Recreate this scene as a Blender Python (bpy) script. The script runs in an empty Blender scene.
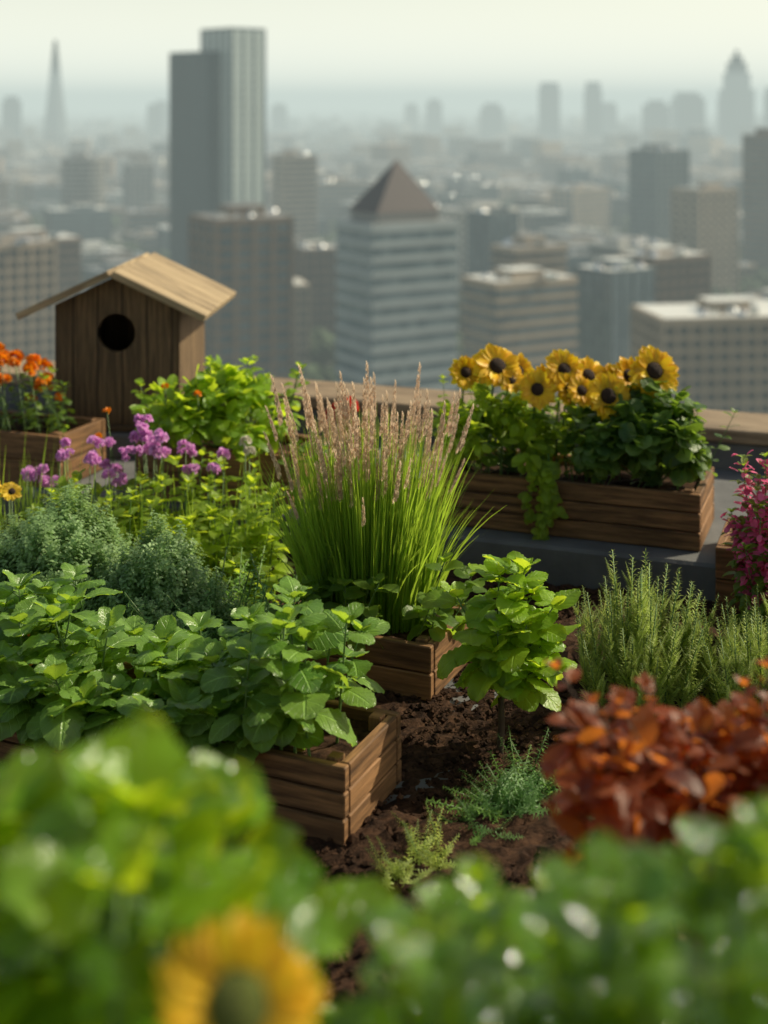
import bpy, bmesh, math
import numpy as np
from mathutils import Vector
rng=np.random.default_rng(11)
D2=math.radians
# ---------------------------------------------------------------- helpers
class MB:
    def __init__(s): s.V=[];s.L=[];s.T=[];s.U=[];s.R=[];s.M=[];s.n=0
    def raw(s,v,l,t,u,r,m):
        s.V.append(v);s.L.append(l+s.n);s.T.append(t);s.U.append(u);s.R.append(r);s.M.append(m);s.n+=len(v)
    def add(s,t,M,rnd=0.5,mat=None):
        v=t[0]@M[:3,:3].T+M[:3,3]
        s.raw(v,t[1],t[2],t[3],np.clip(t[4]+rnd,0,1),t[5] if mat is None else np.full(len(t[2]),mat))
    def faces(s,verts,faces,mat=0,uv=None,rnd=0.5):
        v=np.array(verts,float); l=np.array([i for f in faces for i in f]); t=np.array([len(f) for f in faces])
        u=np.zeros((len(l),2)) if uv is None else (np.array(uv,float)[l] if len(uv)==len(v) and len(uv)!=len(l) else np.array(uv,float))
        s.raw(v,l,t,u,np.full(len(v),float(rnd)),np.full(len(t),mat))
    def tmpl(s):
        V=np.concatenate(s.V);return (V,np.concatenate(s.L),np.concatenate(s.T),np.concatenate(s.U),np.concatenate(s.R)-0.5,np.concatenate(s.M))
    def build(s,name,mats,smooth=True,parent=None):
        V=np.concatenate(s.V);L=np.concatenate(s.L);T=np.concatenate(s.T);U=np.concatenate(s.U);R=np.concatenate(s.R);M=np.concatenate(s.M)
        me=bpy.data.meshes.new(name)
        me.vertices.add(len(V));me.vertices.foreach_set('co',V.astype(np.float32).ravel())
        me.loops.add(len(L));me.loops.foreach_set('vertex_index',L.astype(np.int32))
        me.polygons.add(len(T));st=np.concatenate([[0],np.cumsum(T)[:-1]])
        me.polygons.foreach_set('loop_start',st.astype(np.int32))
        me.polygons.foreach_set('material_index',M.astype(np.int32))
        me.polygons.foreach_set('use_smooth',np.full(len(T),bool(smooth)))
        uvl=me.uv_layers.new(name='UVMap');uvl.data.foreach_set('uv',U.astype(np.float32).ravel())
        a=me.attributes.new('rnd','FLOAT','POINT');a.data.foreach_set('value',R.astype(np.float32))
        me.update(calc_edges=True);me.validate()
        for m in mats: me.materials.append(m)
        ob=bpy.data.objects.new(name,me);bpy.context.scene.collection.objects.link(ob)
        if parent: ob.parent=parent
        return ob
def nrm(a):
    a=np.asarray(a,float);return a/(np.linalg.norm(a)+1e-9)
def frame(pos,d,up,s=1.0,sx=1.0):
    y=nrm(d);x=np.cross(y,up)
    if np.linalg.norm(x)<1e-3: x=np.cross(y,[0.3,1,0.1])
    x=nrm(x);z=np.cross(x,y)
    M=np.eye(4);M[:3,0]=x*s*sx;M[:3,1]=y*s;M[:3,2]=z*s;M[:3,3]=pos;return M
def sph(az,el): return np.array([math.cos(az)*math.cos(el),math.sin(az)*math.cos(el),math.sin(el)])
def U(a,b): return float(rng.uniform(a,b))
def tube(mb,pts,r0,r1,mat=0,sides=5,rnd=0.5):
    pts=np.array(pts,float);n=len(pts);vs=[];uv=[]
    for i in range(n):
        d=nrm(pts[min(i+1,n-1)]-pts[max(i-1,0)]);a=np.cross(d,[0.12,0.3,1]) if abs(d[2])<.95 else np.cross(d,[1,0.1,0]);a=nrm(a);b=np.cross(d,a)
        r=r0+(r1-r0)*i/(n-1)
        for k in range(sides):
            t=2*math.pi*k/sides;vs.append(pts[i]+r*(a*math.cos(t)+b*math.sin(t)));uv.append((i/(n-1),k/sides))
    fs=[(i*sides+k,i*sides+(k+1)%sides,(i+1)*sides+(k+1)%sides,(i+1)*sides+k) for i in range(n-1) for k in range(sides)]
    fs.append(tuple((n-1)*sides+k for k in range(sides)))
    l=[i for f in fs for i in f]
    mb.faces(vs,fs,mat,[uv[i] for i in l],rnd)
def leaf_t(nu,nv,W,p,q,arch,cup,puck=0,nve=6,serr=0,wave=0,tw=0):
    t=np.linspace(0,1,nu+1);a=arch*t
    yc=np.concatenate([[0],np.cumsum(np.cos(a[1:])/nu)]);zc=-np.concatenate([[0],np.cumsum(np.sin(a[1:])/nu)])
    mx=(p/(p+q))**p*(q/(p+q))**q
    w=W*(t**p)*((1-t)**q)/mx
    vs=[];uv=[];ph=U(0,6)
    for i in range(nu+1):
        for j in range(nv+1):
            s=-1+2*j/nv
            ww=w[i]*(1+(serr*(1 if i%2 else -1) if abs(s)>.99 else 0))
            x=s*ww;lz=cup*abs(s)**1.4*w[i]+puck*math.sin(2*math.pi*nve*(t[i]-.3*abs(s)))*abs(s)*(1.3-abs(s))*2+wave*math.sin(9*t[i]+ph+s*2)*abs(s)**2*W
            c,sn=math.cos(a[i]),math.sin(a[i]);tt=tw*t[i]
            x2=x*math.cos(tt)-lz*math.sin(tt);lz2=x*math.sin(tt)+lz*math.cos(tt)
            vs.append((x2,yc[i]+lz2*sn,zc[i]+lz2*c));uv.append((t[i],(s+1)/2))
    fs=[(i*(nv+1)+j,i*(nv+1)+j+1,(i+1)*(nv+1)+j+1,(i+1)*(nv+1)+j) for i in range(nu) for j in range(nv)]
    m=MB();l=[i for f in fs for i in f];m.faces(vs,fs,0,[uv[i] for i in l]);return m.tmpl()
PHI=D2(-20);E1=np.array([math.cos(PHI),math.sin(PHI),0]);E2=np.array([-math.sin(PHI),math.cos(PHI),0])
def G(s1,s2,z=0): return E1*s1+E2*s2+np.array([0,0,z])
# ---------------------------------------------------------------- materials
class NT:
    def __init__(s,name):
        s.m=bpy.data.materials.new(name);s.m.use_nodes=True;s.nt=s.m.node_tree;s.nt.nodes.clear()
        s.out=s.nt.nodes.new('ShaderNodeOutputMaterial')
    def n(s,typ,ins=None,**kw):
        nd=s.nt.nodes.new(typ)
        for k,v in kw.items(): setattr(nd,k,v)
        for k,v in (ins or {}).items(): s.set(nd.inputs[k],v)
        return nd
    def set(s,inp,v):
        if isinstance(v,bpy.types.NodeSocket): s.nt.links.new(v,inp)
        elif isinstance(v,(tuple,list)) and len(v)==3 and inp.type=='RGBA': inp.default_value=(*v,1)
        else: inp.default_value=v
    def math(s,op,a,b=0.0,c=None,clamp=False):
        nd=s.n('ShaderNodeMath',operation=op,use_clamp=clamp);s.set(nd.inputs[0],a);s.set(nd.inputs[1],b)
        if c is not None: s.set(nd.inputs[2],c)
        return nd.outputs[0]
    def mix(s,f,a,b,mode='MIX'):
        nd=s.nt.nodes.new('ShaderNodeMix');nd.data_type='RGBA';nd.blend_type=mode
        s.set(nd.inputs[0],f);s.set(nd.inputs[6],a);s.set(nd.inputs[7],b);return nd.outputs[2]
    def noise(s,vec,scale,detail=4,rough=.55):
        nd=s.n('ShaderNodeTexNoise',{'Scale':scale,'Detail':detail,'Roughness':rough})
        if vec is not None: s.set(nd.inputs['Vector'],vec)
        return nd.outputs['Fac']
    def ss(s,x,a,b):
        nd=s.n('ShaderNodeMapRange',{'From Min':a,'From Max':b},interpolation_type='SMOOTHSTEP');s.set(nd.inputs[0],x);return nd.outputs[0]
    def uv(s): return s.n('ShaderNodeTexCoord').outputs['UV']
    def obj(s): return s.n('ShaderNodeTexCoord').outputs['Object']
    def bump(s,h,strength=.4,dist=.01): return s.n('ShaderNodeBump',{'Height':h,'Strength':strength,'Distance':dist}).outputs[0]
    def bsdf(s,col,rough=.5,normal=None,spec=.5,metal=0,**k):
        b=s.n('ShaderNodeBsdfPrincipled',{'Base Color':col,'Roughness':rough,'Specular IOR Level':spec,'Metallic':metal})
        if normal is not None: s.set(b.inputs['Normal'],normal)
        return b.outputs[0]
    def done(s,sh): s.nt.links.new(sh,s.out.inputs['Surface']);return s.m
def leaf_mat(name,ca,cb,tr,rough=.42,trf=.4,vein=.5,nve=6,spec=.5,dark=None):
    m=NT(name);r=m.n('ShaderNodeAttribute',attribute_name='rnd').outputs['Fac']
    col=m.mix(r,ca,cb)
    nz=m.noise(m.obj(),18,3);col=m.mix(m.ss(nz,.4,.75),col,m.mix(.4,col,(0,0,0)))
    sep=m.n('ShaderNodeSeparateXYZ',{0:m.uv()});u=sep.outputs[0];v=m.math('ABSOLUTE',m.math('SUBTRACT',m.math('MULTIPLY',sep.outputs[1],2.0),1.0))
    nrmv=None
    if vein>0:
        mid=m.math('SUBTRACT',1.0,m.ss(v,.02,.09))
        f=m.math('FRACT',m.math('MULTIPLY',m.math('SUBTRACT',u,m.math('MULTIPLY',v,.3)),float(nve)))
        f=m.math('ABSOLUTE',m.math('SUBTRACT',f,.5));sv=m.ss(f,.41,.49)
        ve=m.math('MAXIMUM',mid,m.math('MULTIPLY',sv,.8))
        col=m.mix(m.math('MULTIPLY',ve,vein),col,tuple(min(1,c*2.0+.03) for c in cb))
        h=m.math('SUBTRACT',m.math('MULTIPLY',m.noise(m.obj(),220,2),.6),ve)
        nrmv=m.bump(h,.7,.003)
    b=m.bsdf(col,rough,nrmv,spec)
    tcol=m.mix(r,tuple(c*.7 for c in tr),tr)
    if vein>0: tcol=m.mix(m.math('MULTIPLY',ve,.5),tcol,tuple(c*.45 for c in tr))
    t=m.n('ShaderNodeBsdfTranslucent',{'Color':tcol}).outputs[0]
    mx=m.n('ShaderNodeMixShader',{0:trf,1:b,2:t});return m.done(mx.outputs[0])
def plain(name,col,rough=.7,var=.3,scale=8,bump=0,metal=0,spec=.5,obj=True,col2=None):
    m=NT(name);v=m.obj() if obj else m.uv();nz=m.noise(v,scale,5)
    c=m.mix(m.ss(nz,.3,.7),col,col2 if col2 else tuple(x*(1-var) for x in col))
    n=m.bump(m.noise(v,scale*6,4),bump,.005) if bump else None
    return m.done(m.bsdf(c,rough,n,spec,metal))
def wood_mat(name,dark,light,seam=0,rough=.75):
    m=NT(name);r=m.n('ShaderNodeAttribute',attribute_name='rnd').outputs['Fac']
    sep=m.n('ShaderNodeSeparateXYZ',{0:m.uv()});u,v=sep.outputs[0],sep.outputs[1]
    cmb=m.n('ShaderNodeCombineXYZ',{0:m.math('MULTIPLY',u,3.0),1:m.math('MULTIPLY',v,42.0),2:m.math('MULTIPLY',r,20.0)}).outputs[0]
    g=m.noise(cmb,1.6,8,.65)
    cm2=m.n('ShaderNodeCombineXYZ',{0:m.math('MULTIPLY',u,1.5),1:m.math('MULTIPLY',v,6.0),2:m.math('MULTIPLY',r,9.0)}).outputs[0]
    g2=m.noise(cm2,2.2,4)
    col=m.mix(m.ss(g,.32,.68),dark,light);col=m.mix(m.ss(g2,.42,.72),col,m.mix(.6,col,tuple(c*.3 for c in dark)))
    col=m.mix(m.math('MULTIPLY',r,.35),col,tuple(c*1.2 for c in light))
    h=g
    if seam:
        f=m.math('ABSOLUTE',m.math('SUBTRACT',m.math('FRACT',m.math('DIVIDE',v,seam)),.5));sm=m.ss(f,.465,.49)
        col=m.mix(sm,col,(0.006,.004,.003));h=m.math('SUBTRACT',g,m.math('MULTIPLY',sm,3.0))
    return m.done(m.bsdf(col,rough,m.bump(h,.6,.004),.35))
WOOD=wood_mat('weathered_planter_wood',(.065,.032,.014),(.30,.155,.065))
WOODB=wood_mat('birdhouse_wall_wood',(.05,.033,.018),(.19,.12,.06),seam=.105)
WOODR=wood_mat('birdhouse_roof_wood',(.20,.14,.08),(.44,.335,.20))
WOODC=wood_mat('parapet_cap_wood',(.17,.115,.07),(.36,.27,.175))
m=NT('garden_soil');o=m.obj();a=m.noise(o,30,8,.7);b=m.noise(o,4,4)
SOIL=m.done(m.bsdf(m.mix(m.ss(a,.35,.7),(.025,.013,.008),m.mix(b,(.085,.043,.024),(.13,.068,.038))),.95,m.bump(m.noise(o,90,8,.75),.9,.012),.15))
CONC=plain('roof_concrete',(.15,.15,.15),.85,.35,5,.5)
L_BASIL=leaf_mat('basil_leaf',(.09,.20,.035),(.24,.41,.075),(.60,.86,.06),.30,.40,.5,6,.6)
L_BRIGHT=leaf_mat('bright_herb_leaf',(.15,.30,.025),(.31,.50,.04),(.80,1.0,.05),.36,.50,.4,6)
L_MED=leaf_mat('shrub_leaf',(.07,.15,.022),(.18,.30,.032),(.55,.80,.05),.42,.44,.25,5)
L_DARK=leaf_mat('dark_climber_leaf',(.05,.12,.025),(.14,.235,.04),(.38,.60,.05),.38,.38,.25,5)
L_LIME=leaf_mat('lime_leaf',(.17,.28,.02),(.33,.47,.035),(.80,.97,.05),.45,.50,.2,5)
L_BLUE=leaf_mat('thyme_leaf',(.20,.33,.13),(.38,.55,.24),(.56,.78,.28),.5,.40,0)
L_ROS=leaf_mat('feathery_shoot_leaf',(.32,.42,.085),(.56,.67,.17),(.85,.96,.24),.5,.47,0)
L_FERN=leaf_mat('fern_leaf',(.10,.24,.07),(.20,.38,.11),(.40,.70,.15),.5,.42,0)
L_GRASS=leaf_mat('grass_blade',(.10,.21,.025),(.26,.40,.045),(.60,.85,.07),.38,.47,0)
L_PLUME=leaf_mat('grass_seed_head',(.55,.39,.28),(.78,.60,.45),(1.,.80,.60),.7,.5,0)
L_RED=leaf_mat('red_coleus_leaf',(.085,.026,.014),(.30,.085,.026),(1.0,.30,.04),.40,.47,.15,5,.45)
L_FG=leaf_mat('foreground_leaf',(.05,.16,.014),(.20,.38,.025),(.82,1.0,.03),.17,.50,.12,5,.7)
L_FG2=leaf_mat('foreground_glossy_leaf',(.04,.13,.018),(.16,.31,.03),(.68,.93,.03),.11,.44,.1,5,1.0)
STEM=plain('green_stem',(.12,.22,.05),.5,.3,20)
STEMB=plain('woody_stem',(.08,.05,.03),.8,.3,30)
P_SUN=leaf_mat('sunflower_petal',(.97,.50,.006),(1.0,.72,.015),(1.0,.78,.015),.5,.40,0)
P_ORG=leaf_mat('marigold_petal',(.92,.20,.006),(.97,.36,.01),(1.,.38,.01),.55,.45,0)
P_YEL=leaf_mat('yellow_petal',(.9,.55,.02),(.95,.68,.03),(.95,.65,.02),.55,.35,0)
P_PUR=leaf_mat('purple_petal',(.68,.26,.62),(.90,.50,.86),(1.,.5,.95),.6,.45,0)
P_PNK=leaf_mat('magenta_petal',(.92,.05,.26),(1.0,.22,.44),(1.,.26,.48),.6,.5,0)
P_RED=leaf_mat('red_petal',(.6,.02,.02),(.75,.04,.03),(.85,.05,.03),.6,.35,0)
P_WHT=leaf_mat('cream_petal',(.65,.6,.48),(.8,.75,.6),(.7,.65,.5),.6,.3,0)
DISC=plain('sunflower_disc',(.04,.018,.008),.9,.6,60,1.0)
DISCG=plain('green_flower_disc',(.14,.17,.02),.9,.5,60,1.0)
# ---------------------------------------------------------------- boards / planters
def board(mb,o,ax,ay,az,lx,ly,lz,mat=0,bev=.003,grain='x'):
    bm=bmesh.new();bmesh.ops.create_cube(bm,size=1)
    for v in bm.verts: v.co=Vector(((v.co.x+.5)*lx,(v.co.y+.5)*ly,(v.co.z+.5)*lz))
    bmesh.ops.bevel(bm,geom=bm.edges[:],offset=bev,segments=1,affect='EDGES')
    bm.normal_update();vs=np.array([v.co[:] for v in bm.verts]);fs=[];uv=[];ou,ov=U(0,9),U(0,9)
    for f in bm.faces:
        fs.append([v.index for v in f.verts]);nn=f.normal
        for v in f.verts:
            c=v.co
            if grain=='x':
                a,b=(c.x,c.y) if abs(nn.z)>.6 else ((c.x,c.z) if abs(nn.y)>.6 else (c.y*.3,c.z))
            elif grain=='y':
                a,b=(c.y,c.x) if abs(nn.z)>.6 else ((c.y,c.z) if abs(nn.x)>.6 else (c.x*.3,c.z))
            else: a,b=(c.z,c.x) if abs(nn.y)>.6 else ((c.z,c.y) if abs(nn.x)>.6 else (c.x*.3,c.y))
            uv.append((a+ou,b+ov))
    W=np.outer(vs[:,0],ax)+np.outer(vs[:,1],ay)+np.outer(vs[:,2],az)+np.asarray(o)
    mb.faces(W,fs,mat,uv,U(0,1));bm.free()
Z=np.array([0,0,1.])
def planter(name,P,L,D,z0,H,nb=2,ang=-20,th=.024,fill=.03):
    a=D2(ang);ex=np.array([math.cos(a),math.sin(a),0]);ey=np.array([-math.sin(a),math.cos(a),0])
    o=np.array([P[0],P[1],z0])-ex*L;mb=MB();gap=.004;hb=(H-gap*(nb-1))/nb
    for k in range(nb):
        z=Z*(k*(hb+gap)+.001)
        j=[U(-.003,.003) for _ in range(4)]
        board(mb,o+z+ey*j[0],ex,ey,Z,L,th,hb);board(mb,o+z+ey*(D-th+j[1]),ex,ey,Z,L,th,hb)
        for i,q in enumerate((0,L-th)): board(mb,o+z+ex*(q+th)+ey*(th+.004),ey,-ex,Z,D-2*th-.008,th,hb)
    for q,r in ((th+.002,th+.005),(L-th-.034,th+.005),(th+.002,D-th-.039),(L-th-.034,D-th-.039)):
        board(mb,o+ex*q+ey*r,ex,ey,Z,.032,.032,H+.006,grain='z')
    n=14;vs=[];fs=[]
    for i in range(n+1):
        for j in range(n+1): vs.append(o+ex*(th*.5+(L-th)*i/n)+ey*(th*.5+(D-th)*j/n)+Z*(H-fill+U(-.008,.008)))
    for i in range(n):
        for j in range(n): fs.append((i*(n+1)+j,(i+1)*(n+1)+j,(i+1)*(n+1)+j+1,i*(n+1)+j+1))
    mb.faces(vs,fs,1)
    mb.build(name,[WOOD,SOIL],False)
    return lambda s,t: o+ex*L*s+ey*D*t+Z*(H-fill)
# ---------------------------------------------------------------- rooftop
def rbox(mb,s1a,s1b,s2a,s2b,z0,z1,mat=0,bev=.01): board(mb,G(s1a,s2a,z0),E1,E2,Z,s1b-s1a,s2b-s2a,z1-z0,mat,bev)
PS=5.74
m=MB();rbox(m,-7,4,-4,PS+.5,-.30,-.02);rbox(m,-6.9,3.9,-3.9,PS+.35,-110,-.31)
for k in range(26): rbox(m,-6.95,3.95,-3.95,PS+.4,-4.2*k-2.0,-4.2*k-.8)
m.build('rooftop_building',[CONC],False)
m=MB();rbox(m,-5.6,3,4.55,PS,-.018,.12);m.build('concrete_plinth',[CONC],False)
m=MB();rbox(m,-6.9,3.9,PS+.003,PS+.30,-.018,.23)
x=-6.9
while x<3.8:
    rbox(m,x,x+1.79,PS-.02,PS+.33,.232,.285,1,.006);x+=1.8
rbox(m,-6.9,-6.6,-3.5,PS-.03,-.018,.23);rbox(m,-6.93,-6.57,-3.5,PS-.03,.232,.285,1)
m.build('parapet_wall',[CONC,WOODC],False)
nx,ny=300,240;m=MB();g1=np.linspace(-4.6,2.2,nx);g2=np.linspace(-1,4.56,ny)
A,B=np.meshgrid(g1,g2,indexing='ij')
hz=.012*np.sin(A*7+np.sin(B*5))+.010*np.sin(B*11+2*np.sin(A*4))+rng.normal(0,.006,A.shape)
P=(A.ravel()[:,None]*E1+B.ravel()[:,None]*E2);P[:,2]=hz.ravel()+.002
I=np.arange(nx*ny).reshape(nx,ny);q=np.stack([I[:-1,:-1],I[1:,:-1],I[1:,1:],I[:-1,1:]],-1).reshape(-1,4)
m.raw(P,q.ravel(),np.full(len(q),4),np.zeros((q.size,2)),np.full(len(P),.5),np.zeros(len(q),int))
oc=np.array([[1,0,0],[0,1,0],[-1,0,0],[0,-1,0],[0,0,1],[0,0,-1],[.6,.6,.5],[-.6,.6,.45],[-.6,-.6,.5],[.6,-.6,.45]],float)
ofs=[(0,6,4),(6,1,4),(1,7,4),(7,2,4),(2,8,4),(8,3,4),(3,9,4),(9,0,4),(0,1,6),(1,2,7),(2,3,8),(3,0,9),(0,5,1),(1,5,2),(2,5,3),(3,5,0)]
for k in range(10000):
    if k<7500: p=np.array([U(-.15,.75),U(2.3,4.6),0])
    else: p=np.array([U(-1.7,1.6),U(2.3,4.6),0])
    if p@E2>4.5: continue
    r=.0025+.010*U(0,1)**3;v=oc*(r*rng.uniform(.6,1.3,(10,1)))*np.array([1,1,.8]);a=U(0,6.28);c,s=math.cos(a),math.sin(a)
    v=v@np.array([[c,s,0],[-s,c,0],[0,0,1]])+p+np.array([0,0,.004+r*.4]);m.faces(v,ofs,0,None)
m.build('soil_ground',[SOIL],False)
# ---------------------------------------------------------------- leaf templates
BAS=[leaf_t(14,8,.38,.45,.55,U(.4,1.2),U(-.3,.3),.030,6,.035,.07,U(-.3,.3)) for _ in range(8)]
OVA=[leaf_t(8,4,.33,.45,.65,U(.3,1.2),U(-.1,.4),.01,5,.02,.05,U(-.3,.3)) for _ in range(6)]
RND=[leaf_t(9,6,.42,.42,.42,U(.3,1.2),U(-.1,.35),.012,5,0,.06,U(-.3,.3)) for _ in range(6)]
FGL=[leaf_t(10,6,.42,.42,.45,U(.2,1.3),U(-.3,.5),.024,4,0,.12,U(-.4,.4)) for _ in range(8)]
SML=[leaf_t(4,2,.26,.5,.6,U(.2,1.0),U(0,.4)) for _ in range(4)]
NAR=[leaf_t(5,2,.09,.4,.7,U(.2,1.2),.3) for _ in range(4)]
NED=[leaf_t(2,2,.10,.4,.5,U(.1,.7),.3) for _ in range(3)]
PET=[leaf_t(5,2,.22,.45,.42,U(-.3,.5),.35) for _ in range(5)]
def pick(a): return a[int(rng.integers(len(a)))]
def herb(mb,base,top,LT,L,nodes,start=.25,r=.004,grow=.5,elo=.0,ehi=.9,lm=0,sm=1,pair=2,pet=.18):
    base=np.array(base,float);top=np.array(top,float);ln=np.linalg.norm(top-base)
    mid=(base+top)/2+np.array([U(-.06,.06),U(-.06,.06),.03])*ln
    cv=[(1-t)**2*base+2*t*(1-t)*mid+t*t*top for t in np.linspace(0,1,7)];tube(mb,cv,r,r*.5,sm)
    az=U(0,6.28)
    for k in range(nodes):
        f=start+(1-start)*(k+.5)/nodes;p=(1-f)**2*base+2*f*(1-f)*mid+f*f*top
        for j in range(pair):
            a=az+j*2*math.pi/pair+U(-.35,.35);el=elo+(ehi-elo)*f**2+U(-.2,.2)
            d=sph(a,el);s=L*(1-grow*f**1.5)*U(.75,1.15);q=p+d*s*pet
            tube(mb,[p,p+d*s*pet*.5+Z*s*.02,q],r*.4,r*.35,sm,4)
            mb.add(pick(LT),frame(q,d,Z+np.array([U(-.3,.3),U(-.3,.3),0]),s),U(-.5,.5)+.5,lm)
        az+=math.pi/pair+U(-.25,.25)
    for j in range(4):
        d=sph(az+j*1.57,U(.7,1.2));mb.add(pick(LT),frame(top,d,Z-d*.3,L*(1-grow)*U(.5,.8)),U(.5,1),lm)
def bush(mb,c,R,n,LT,s,clumps=26,lm=0,sm=1,base=None,cr=.34):
    c=np.array(c,float);R=np.array(R,float);cs=[]
    base=np.array(base if base is not None else c-np.array([0,0,R[2]]),float)
    for k in range(clumps):
        d=nrm(rng.normal(size=3));
        if d[2]<-.35: d[2]*=-.5
        p=c+d*R*U(.45,1.0);cs.append((p,U(.75,1.25)*cr*R.min(),d))
        tube(mb,[base+rng.normal(0,.012,3)*[1,1,0],(base+p)/2+rng.normal(0,.02,3),p],.004,.0015,sm,4)
    for k in range(n):
        p,rr,d0=cs[int(rng.integers(clumps))];d=nrm(rng.normal(size=3)+d0*.5);q=p+d*rr*U(.3,1)**.6
        ld=nrm(d+rng.normal(0,.5,3)+np.array([0,0,.1]))
        mb.add(pick(LT),frame(q,ld,Z*1.2+d*.6+rng.normal(0,.25,3),s*U(.65,1.3)),U(0,1),lm)
# ---------------------------------------------------------------- birdhouse
bh=bpy.data.objects.new('birdhouse',None);bpy.context.scene.collection.objects.link(bh)
bh.location=(-1.12,5.86,.242);bh.rotation_euler=(0,0,D2(-4))
X=np.array([1.,0,0]);Y=np.array([0,1.,0])
w2,dep,hw,slope=.262,.56,.50,math.tan(D2(25));hap=hw+w2*slope
m=MB();hc=(0,.385);hr=.080
out=[(-w2,0),(w2,0),(w2,hw),(0,hap),(-w2,hw)]
angs=sorted([2*math.pi*k/40 for k in range(40)]+[math.atan2(p[1]-hc[1],p[0]-hc[0])%(2*math.pi) for p in out])
def hit(a):
    d=(math.cos(a),math.sin(a));best=9
    for i in range(5):
        p,q=out[i],out[(i+1)%5];ex,ey=q[0]-p[0],q[1]-p[1];den=d[0]*ey-d[1]*ex
        if abs(den)<1e-9: continue
        t=((p[0]-hc[0])*ey-(p[1]-hc[1])*ex)/den;s_=((p[0]-hc[0])*d[1]-(p[1]-hc[1])*d[0])/den
        if t>0 and -1e-6<=s_<=1+1e-6: best=min(best,t)
    return hc[0]+d[0]*best,hc[1]+d[1]*best
n=len(angs);vs=[];th=.022
for y in (0,th):
    for a in angs: vs.append((hc[0]+hr*math.cos(a),y,hc[1]+hr*math.sin(a)))
    for a in angs: h=hit(a);vs.append((h[0],y,h[1]))
fs=[]
for i in range(n):
    j=(i+1)%n;fs+= [(i,n+i,n+j,j),(2*n+i,2*n+j,3*n+j,3*n+i),(i,j,2*n+j,2*n+i)]
m.faces(vs,fs,0,[(v[2],v[0]+3.02) for v in vs] );m.build('front_wall',[WOODB],False,bh)
m=MB()
m.faces([(-w2,dep,0),(w2,dep,0),(w2,dep,hw),(0,dep,hap),(-w2,dep,hw)],[(0,1,2,3,4)],0,[(v[2],v[0]) for v in [(-w2,0,0),(w2,0,0),(w2,0,hw),(0,0,hap),(-w2,0,hw)]])
for s in (-1,1):
    xs=w2-.022 if s>0 else -w2
    board(m,(xs,th+.001,0),X,Y,Z,.022,dep-th-.003,hw-.012,0,.002,'z')
board(m,(-w2+.024,th+.002,.0),X,Y,Z,2*w2-.05,dep-th-.006,.02,0,.002)
m.build('side_walls',[WOODB],False,bh)
m=MB();ov=.125;c,s=math.cos(D2(25)),math.sin(D2(25));Lr=(w2+ov)/c
for sg in (-1,1):
    ax=np.array([sg*c,0,-s]);az=np.array([sg*s,0,c]);y0=-.10;nbd=6;wd=(dep+.16)/nbd
    for k in range(nbd):
        o=np.array([0,y0+k*wd,hap+.006])+az*.001
        if sg>0: board(m,o,ax,Y,az,Lr,wd-.003,.030,0,.003)
        else: board(m,o+ax*.001,Y,ax,az,wd-.003,Lr,.030,0,.003,'y')
m.build('roof',[WOODR],False,bh)
m=MB();board(m,(-.05-w2,-.03,-.024),X,Y,Z,2*w2+.10,dep+.03,.022,0,.003);m.build('floor_board',[WOODB],False,bh)
m=MB();board(m,(-1.45,5.78,.121),X,Y,Z,.66,.62,.095,0,.006);m.build('stone_pedestal',[CONC],False)
# ---------------------------------------------------------------- planters
pS=planter('wooden_planter_box',(1.035,4.58),.90,.38,.121,.185,3)
pG=planter('wooden_planter_box',(.125,3.72),.52,.34,0.0,.145,2,-24)
pB=planter('wooden_planter_box',(-.085,3.00),1.25,.31,0.0,.165,3,-24)
pR=planter('wooden_planter_box',(1.62,4.17),.62,.34,0.0,.20,2)
pO=planter('wooden_planter_box',(-1.23,5.31),.75,.33,.121,.20,2)
pL=planter('wooden_planter_box',(-.35,5.02),.62,.33,.121,.20,2)
pF=planter('raised_garden_bed',(-.04,.78),.75,.75,0.0,.50,4,0)
pF2=planter('raised_garden_bed',(.85,.78),.80,.75,0.0,.50,4,0)
pC=planter('raised_garden_bed',(.80,1.84),.50,.34,0.0,.30,3,0)
# ---------------------------------------------------------------- basil (focus planter)
m=MB()
for k in range(56):
    s=.02+.92*(k+U(0,1))/56;t=U(.08,.95) if k%3 else U(.0,.25);b=pB(s,t);hump=(.64 if s<.62 else .92)+.30*abs(math.sin((1-s)*math.pi*1.9+.75))
    h=U(.09,.265)*hump;low=t<.25 and s<.8
    top=b+np.array([U(-.06,.06)+(.03 if s>.8 else 0),U(-.09,.05)-(.05 if low else 0),h*(.6 if low else 1)])
    herb(m,b,top,BAS,U(.12,.17),int(rng.integers(3,5)),.35 if s>.75 else .25,.0038,.42,-.1 if s>.75 else -.2,.7)
m.build('basil_plants',[L_BASIL,STEM])
m=MB();b=np.array([.285,3.43,0]);tube(m,[b,b+[.004,0,.08],b+[.0,.0,.18]],.010,.007,2)
for k in range(15):
    a=U(0,6.28);r=U(.03,.13);s0=b+[0,0,U(.12,.18)];top=b+np.array([math.cos(a)*r+.02,math.sin(a)*r,U(.22,.44)-(.3*r)])
    herb(m,s0,top,BAS,U(.10,.14),3,.35,.003,.40,-.3,.8)
for px in ((.06,0,.45),(.0,.02,.43),(.03,-.03,.38)): herb(m,b+[0,0,.16],b+np.array(px),BAS,.13,4,.3,.0035,.4,-.2,.7)
m.build('lemon_balm_plant',[L_BRIGHT,STEM,STEMB])
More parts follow.
